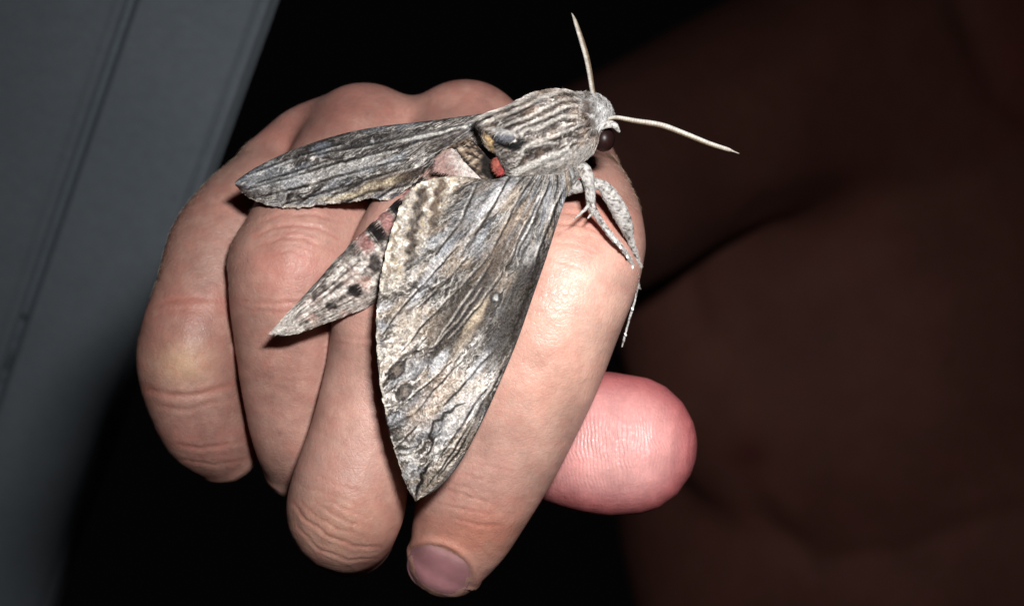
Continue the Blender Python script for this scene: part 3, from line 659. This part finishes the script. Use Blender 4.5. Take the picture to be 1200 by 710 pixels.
def paint_abd(x, y, c, t):
    q = c*26; s = t*300
    n1 = fbm(q/2.2, s/26, 211, 3); n2 = fbm(x/4, y/4, 212, 3)
    col = np.tile(lin((150, 142, 136)), (len(x), 1)); col = mix(col, (196, 190, 184), sst(.5, .66, n1*.5+n2*.5)); col = mix(col, (88, 78, 74), sst(.5, .34, n1*.6+n2*.4))
    col = mix(col, (168, 146, 138), sst(.5, .7, fbm(x/11, y/11, 213))*.4)
    # one pink and one black bar on each segment along the upper flank
    seg = (t-.04)/.115; fr = seg-np.floor(seg)
    side = sst(.30, .55, -c)*sst(.62, .52, t)
    col = mix(col, (166, 120, 116), side*sst(.05, .2, fr+.2*(n2-.5))*sst(.66, .48, fr+.2*(n2-.5))*.85)
    col = mix(col, (34, 28, 30), side*(sst(.55, .65, fr)*sst(1.0, .94, fr)+sst(.05, .0, fr))*.95)
    edge = sst(.75, .95, -c)*sst(.5, .62, t)*sst(.9, .8, t); col = mix(col, (60, 50, 52), edge*.7*(.4+.6*vn(s/9, q/5)))
    tan = sst(.26, .14, t+.06*(n1-.5)); tcl = mix(mix(np.tile(lin((128, 112, 96)), (len(x), 1)), (168, 154, 138), sst(.5, .62, n1)), (70, 58, 50), sst(.5, .38, n2))
    col = col*(1-tan[:, None])+tcl*tan[:, None]
    col = mix(col, (30, 24, 22), stroke(x, y, [(530, 174), (545, 190), (556, 204), (568, 214)], 2.4, 3)*.85)
    col = mix(col, (26, 20, 20), sst(1.5, .8, np.hypot((x-576)/12, (y-192)/20)+.3*(n2-.5))*.92)  # dark gap next to the thorax, painted on as black
    for cx, cy, rx, ry, a in [(417, 340, 9, 8, .9), (388, 358, 7, 4, .7), (440, 308, 8, 10, .75), (462, 282, 9, 9, .7)]:
        r = np.hypot((x-cx)/rx, (y-cy)/ry)+.4*(n2-.5); col = mix(col, (26, 22, 24), sst(1.2, .7, r)*a)
    for cx, cy, rx, ry in [(429, 331, 8, 9), (403, 366, 5, 4), (366, 372, 7, 5)]:
        r = np.hypot((x-cx)/rx, (y-cy)/ry)+.4*(n2-.5); col = mix(col, (178, 142, 130), sst(1.2, .6, r)*.5)
    col = mix(col, (210, 206, 200), sst(.86, .97, t)*.45)
    col, _sp = scales(col, x, y, 230)
    rel = .012*(n1-.5)+.02*np.abs(np.sin(np.clip(seg, 0, 9)*np.pi))**.5*sst(.75, .6, t)+.012*(n2-.5)
    return col, rel
aA = [(548, 158), (520, 178), (497, 205), (470, 232), (433, 266), (410, 289), (384, 316), (358, 345), (336, 368), (320, 386)]
aB = [(600, 215), (578, 245), (550, 268), (518, 295), (478, 330), (441, 352), (418, 364), (378, 380), (345, 391), (321, 391)]
o, av, an, ac, ax_, ay_ = solid(aA, aB, 260, 120, lambda t: -.62-.16*sst(0, .5, t)-.10*sst(.7, 1, t), .86, paint_abd, 'abdomen', FUR)
rng = np.random.default_rng(9)
def fur_on(v, n, col, flow, count, L, name, wd=.006, lift=.25, sel=None, curl=.25):
    ok = np.flatnonzero((n[:, 1] < .35) & (sel if sel is not None else True)); i = rng.choice(ok, count)
    fl_ = flow(i)
    V, F = hair_strips(v[i], n[i], fl_, L, wd, rng, lift, 2, curl); k = len(V)//count
    o = link(name, V, F, FUR, moth, np.repeat(np.clip(col[i]*(.68+.5*rng.random((count, 1))), 0, 1), k, 0)); o['kind'] = 'stuff'
    return o
ad = np.array([-.78, 0, -.62])
fur_on(av[:-2], an, ac[:-2], lambda i: np.tile(ad, (len(i), 1)), 4200, .075, 'abdomen_scales', .0045, .14, curl=.2)

# thorax with folded plates of long scales
ridge_lines = [([(560, 150), (580, 142), (605, 132), (630, 118), (660, 109), (676, 112)], 1.6), ([(566, 156), (590, 150), (615, 142), (636, 130), (658, 120), (678, 118)], 1.5),
               ([(596, 160), (616, 150), (640, 140), (662, 130), (678, 126)], 1.6), ([(607, 166), (618, 156), (640, 150), (660, 140), (678, 140)], 2.2),
               ([(608, 184), (625, 172), (645, 166), (665, 158), (680, 150)], 1.8), ([(612, 172), (614, 180), (610, 192), (604, 200)], 1.8), ([(606, 152), (612, 162), (613, 172)], 2.0),
               ([(640, 190), (655, 186), (668, 176), (676, 168)], 1.2), ([(679, 108), (681, 125), (680, 142), (676, 152)], 1.6), ([(620, 178), (640, 172), (655, 172)], 1.2),
               ([(558, 142), (580, 133), (610, 122), (630, 110)], 1.2), ([(600, 206), (625, 196), (650, 184), (668, 178)], 1.3)]
def paint_tho(x, y, c, t):
    th = -.38; q = (x*math.sin(-th)+y*math.cos(th)); s = x*math.cos(th)+y*math.sin(th); wob = 12*(fbm(x/18, y/18, 3)-.5); q = q+wob
    col, n1, n2, rel0 = bark(x, y, q, s, 310, 1.1, (104, 95, 90), (156, 150, 146), (58, 49, 46))
    col = mix(col, (150, 128, 110), sst(.5, .7, fbm(x/12, y/12, 320))*.4)
    low = sst(-6, 6, (y-188)+(x-640)*.42)   # the pale lower shoulder plate
    col = mix(col, (176, 173, 169), low*.6*(.5+.7*n2))
    rel = rel0*.55
    for pts, wd in ridge_lines:
        m_ = stroke(x+wob*.4, y+wob*.4, pts, wd*(.5+1.3*vn(x/9, y/9, 44)), 1.8); col = mix(col, (34, 28, 26), m_*.48); rel = rel-.05*stroke(x, y, pts, wd*1.6, 3)*.25
        m2 = stroke(x+wob*.4, y+wob*.4+4, pts, wd*.9, 1.8); col = mix(col, (200, 197, 192), m2*.45); 
    # pale arrow of long scales at the hind corner
    m_ = stroke(x, y, [(668, 176), (640, 186), (618, 196), (600, 206)], 4.2, 2); col = mix(col, (186, 184, 180), m_*.7*(.5+.7*n2)); rel = rel+.02*m_
    m_ = stroke(x, y, [(574, 160), (584, 168), (596, 172), (606, 172), (609, 166)], 3.8, 1.6, False); col = mix(col, (16, 14, 18), m_*.95); rel = rel-.05*m_
    m_ = stroke(x, y, [(580, 160), (590, 161), (602, 163)], 4.5, 2); col = mix(col, (112, 118, 130), m_*.75)
    m_ = stroke(x, y, [(575, 152), (590, 154), (604, 158)], 2.2, 2); col = mix(col, (186, 186, 186), m_*.6)
    m_ = stroke(x, y, [(556, 141), (562, 152), (570, 158)], 2.2, 1.5); col = mix(col, (24, 20, 20), m_*.9)
    m_ = stroke(x, y, [(566, 156), (574, 168), (580, 180)], 2.0, 1.5); col = mix(col, (176, 150, 104), m_*.8)
    col = mix(col, (168, 170, 174), sst(10, 5, np.hypot(x-690, (y-124)*.8))*.6)
    col = mix(col, (92, 70, 54), sst(14, 5, np.hypot((x-690), (y-132)*.6))*.5)
    col, _sp = scales(col, x, y, 330)
    return col, rel
tA = [(556, 144), (560, 138), (575, 131), (591, 125), (608, 117), (625, 109), (645, 105), (661, 105), (676, 108), (686, 111), (693, 118)]
tB = [(560, 152), (570, 172), (582, 184), (597, 206), (618, 208), (640, 207), (660, 204), (680, 192), (696, 178), (703, 158), (703, 142)]
o, tv, tn, tc, tx, ty = solid(tA, tB, 240, 200, lambda t: -1.15-.15*np.sin(t*np.pi), .85, paint_tho, 'thorax', FUR)
td = np.array([-.90, 0, -.38])
fur_on(tv[:-2], tn, tc[:-2], lambda i: np.tile(td, (len(i), 1)), 9000, .075, 'thorax_fur', .0020, .22, curl=.25)

# head, eye, palp
def paint_head(x, y, c, t):
    n1 = fbm(x/4, y/4, 411, 3); col = np.tile(lin((104, 99, 96)), (len(x), 1)); col = mix(col, (152, 150, 148), sst(.45, .65, n1)); col = mix(col, (84, 72, 64), sst(.45, .3, n1)*.8)
    col = mix(col, (60, 48, 40), stroke(x, y, [(690, 120), (686, 134), (690, 146)], 3.0, 3)*.8)
    col = mix(col, (204, 204, 204), stroke(x, y, [(700, 120), (710, 136), (704, 150)], 3, 4)*.5)
    return col*(0.74+.52*fbm(x/2.6, y/2.6, 430, 2)[:, None]), .03*(n1-.5)
hA = [(679, 112), (686, 108), (696, 109), (706, 114), (714, 122), (718, 130)]
hB = [(679, 160), (690, 168), (700, 160), (706, 154), (713, 146), (718, 136)]
o, ev, en, ec, ex, ey = solid(hA, hB, 90, 90, lambda t: -1.22+.1*t, .95, paint_head, 'head', FUR)
fur_on(ev[:-2], en, ec[:-2], lambda i: np.tile([-.5, 0, -.1], (len(i), 1)), 1500, .075, 'head_fur', .0045, .22, curl=.5)
v_, f_ = ball(707.5, 163, -1.06, .172, .86, 1, 1.0, 40, 48); link('eye', v_, f_, EYE, moth)
def scale_tube(name, pts, n, m_, colf, flat=1.0, parent=None, material=None):
    v_, f_ = tube(pts, n, m_, flat); x, y, d = UNP(v_); return link(name, v_, f_, material or FUR, moth, colf(x, y, v_))
pale = lambda x, y, v_: mix(np.tile(lin((172, 168, 164)), (len(x), 1)), (84, 76, 72), sst(.5, .3, fbm(x/2.5, y/2.5, 500, 3)))*(0.7+.6*fbm(x/1.6, y/1.6, 501, 2)[:, None])
scale_tube('palp', [(700, 150, -1.3, .05), (712, 146, -1.34, .05), (720, 147, -1.33, .045), (725, 154, -1.28, .022)], 24, 16, pale)

# antennae: thick pale rods with a brown underside groove
def ant(path, name='antenna'):
    def colf(x, y, v_):
        q, t = pdist(x, y, [(a, b) for a, b, *_ in path]); pp = np.array([(a, b) for a, b, *_ in path])
        # signed side
        best = np.full(len(x), 1e9); sg = np.zeros(len(x))
        for i in range(len(pp)-1):
            dx, dy = pp[i+1]-pp[i]; L = math.hypot(dx, dy); tt = np.clip(((x-pp[i, 0])*dx+(y-pp[i, 1])*dy)/L/L, 0, 1)
            qq = np.hypot(x-pp[i, 0]-tt*dx, y-pp[i, 1]-tt*dy); s_ = ((x-pp[i, 0])*dy-(y-pp[i, 1])*dx)/L; m_ = qq < best; best = np.where(m_, qq, best); sg = np.where(m_, s_, sg)
        col = np.tile(lin((160, 151, 139)), (len(x), 1)); col = mix(col, (96, 78, 58), sst(-.5, -1.6, sg)*sst(.85, .6, t)*.9)
        col = mix(col, (200, 195, 188), sst(0.2, 1.2, sg)*.7)
        ring = .5+.5*np.sin(t*70*2*np.pi); return col*(.72+.30*ring[:, None])*(.8+.4*vn(x/3, y/3, 801))[:, None]
    path = [(a, b, c_, r_*.80) for a, b, c_, r_ in path]
    v_, f_ = tube(path, 220, 20); x, y, d = UNP(v_); r = np.arange(len(v_))//20
    link(name, v_, f_, HORN, moth, colf(x, y, v_))
ant([(696, 112, -1.25, .036), (694, 104, -1.30, .042), (691, 85, -1.4, .045), (687, 66, -1.5, .046), (681, 46, -1.55, .043), (675, 28, -1.55, .032), (672, 20, -1.52, .018), (670, 16, -1.5, .006)])
ant([(712, 140, -1.25, .032), (722, 138, -1.30, .036), (745, 142, -1.38, .042), (775, 147, -1.45, .046), (800, 156, -1.5, .044), (830, 168, -1.5, .040), (852, 175, -1.48, .032), (858, 177, -1.46, .016), (866, 180, -1.45, .004)])

# legs
def leg(pts, name='leg', n=50, fur=True):
    pts = [(a, b, c_, r_*(.86 if b < 300 else .75)) for a, b, c_, r_ in pts]
    v_, f_ = tube(pts, n, 18); nn = normals(v_, f_); ci = v_.mean(0)
    x, y, d = UNP(v_); v_ = v_+nn*(.012*(fbm(x/3, y/3, 600, 2)-.5))[:, None]*S
    col = pale(x, y, v_)
    o = link(name, v_, f_, FUR, moth, col)
    fl_ = np.array([pts[-1][0]-pts[0][0], 0, -(pts[-1][1]-pts[0][1])], float); fl_ /= np.linalg.norm(fl_)
    if name == 'leg' and fur: fur_on(v_, nn if nn[np.argmin(v_[:, 1]), 1] < 0 else -nn, col, lambda i: np.tile(fl_, (len(i), 1)), 800, .04, 'leg_scales', .0028, .25, curl=.35)
    return o
leg([(664, 196, -.75, .10), (678, 196, -1.12, .11), (687, 204, -1.25, .105), (691, 222, -1.27, .082), (693, 240, -1.22, .070), (698, 250, -1.15, .055), (706, 262, -1.08, .046), (716, 276, -1.02, .046), (725, 286, -.95, .04), (734, 297, -.78, .032), (741, 310, -.5, .036), (746, 322, -.3, .028), (748, 336, -.12, .02)], n=90)
leg([(660, 224, -.85, .09), (672, 220, -1.02, .10), (690, 216, -1.12, .095), (704, 217, -1.1, .085), (713, 226, -1.02, .115), (724, 244, -.92, .13), (733, 263, -.80, .115), (739, 281, -.62, .06), (745, 298, -.45, .038), (750, 311, -.3, .022)], n=90)
leg([(748, 318, -.30, .02), (747, 335, -.1, .026), (744, 352, .0, .018), (740, 365, .06, .024), (736, 380, .1, .016), (732, 395, .14, .022), (729, 406, .16, .012)], fur=False)
# spur and claws of the fore leg
leg([(691, 240, -1.3, .030), (684, 247, -1.36, .026), (676, 254, -1.42, .014), (671, 258, -1.45, .006)], 'spur', 24)
leg([(696, 246, -1.24, .026), (692, 252, -1.3, .02), (689, 256, -1.32, .008)], 'spur', 16)
for px_, py_, dd in [(721, 283, -1.03), (727, 290, -.96), (735, 301, -.78), (741, 313, -.52), (746, 327, -.28), (741, 362, .03), (733, 392, .1)]:
    v_, f_ = ball(px_, py_, dd-.01, .026, .7, .7, 1.1, 8, 10, .4); x, y, d = UNP(v_); link('tarsal_scale', v_, f_, FUR, moth, np.tile(lin((228, 226, 222)), (len(v_), 1)))

# pink-white scale tufts and red patch between abdomen and thorax (base of the hind wings)
def tuft(outl_a, outl_b, d0, colA, colB, name, th=.5, cut=None):
    def pt(x, y, c, t):
        n1 = fbm(x/3, y/3, 700, 3); n2 = fbm((x+y)/2, (x-y)/9, 701, 2)
        col = np.tile(lin(colA), (len(x), 1)); col = mix(col, colB, sst(.3, .8, t+.5*(n1-.5)))
        return col*(0.70+.6*n2[:, None]), .03*(n1-.5)+.02*(n2-.5)
    o_, v_, n_, c_, _, _ = solid(outl_a, outl_b, 70, 50, lambda t: d0+.0*t, th, pt, name, FUR)
    V_, F_, = None, None
    fur_on(v_[:-2], n_, c_[:-2], lambda i: np.tile([-.75, 0, -.5], (len(i), 1)), 420, .07, 'scale_tuft', .004, .15, curl=.3)
    return o_
tuft([(512, 186), (522, 177), (532, 175), (540, 186)], [(508, 200), (524, 204), (545, 212), (566, 212)], -1.28, (138, 112, 106), (176, 166, 160), 'hindwing_base', .12)
tuft([(580, 188), (583, 184), (589, 183), (595, 186)], [(581, 196), (585, 202), (590, 203), (595, 198)], -1.30, (132, 72, 60), (134, 52, 52), 'red_scale_patch', .12)
for o in sc.objects:
    if '_w' in o: del o['_w']
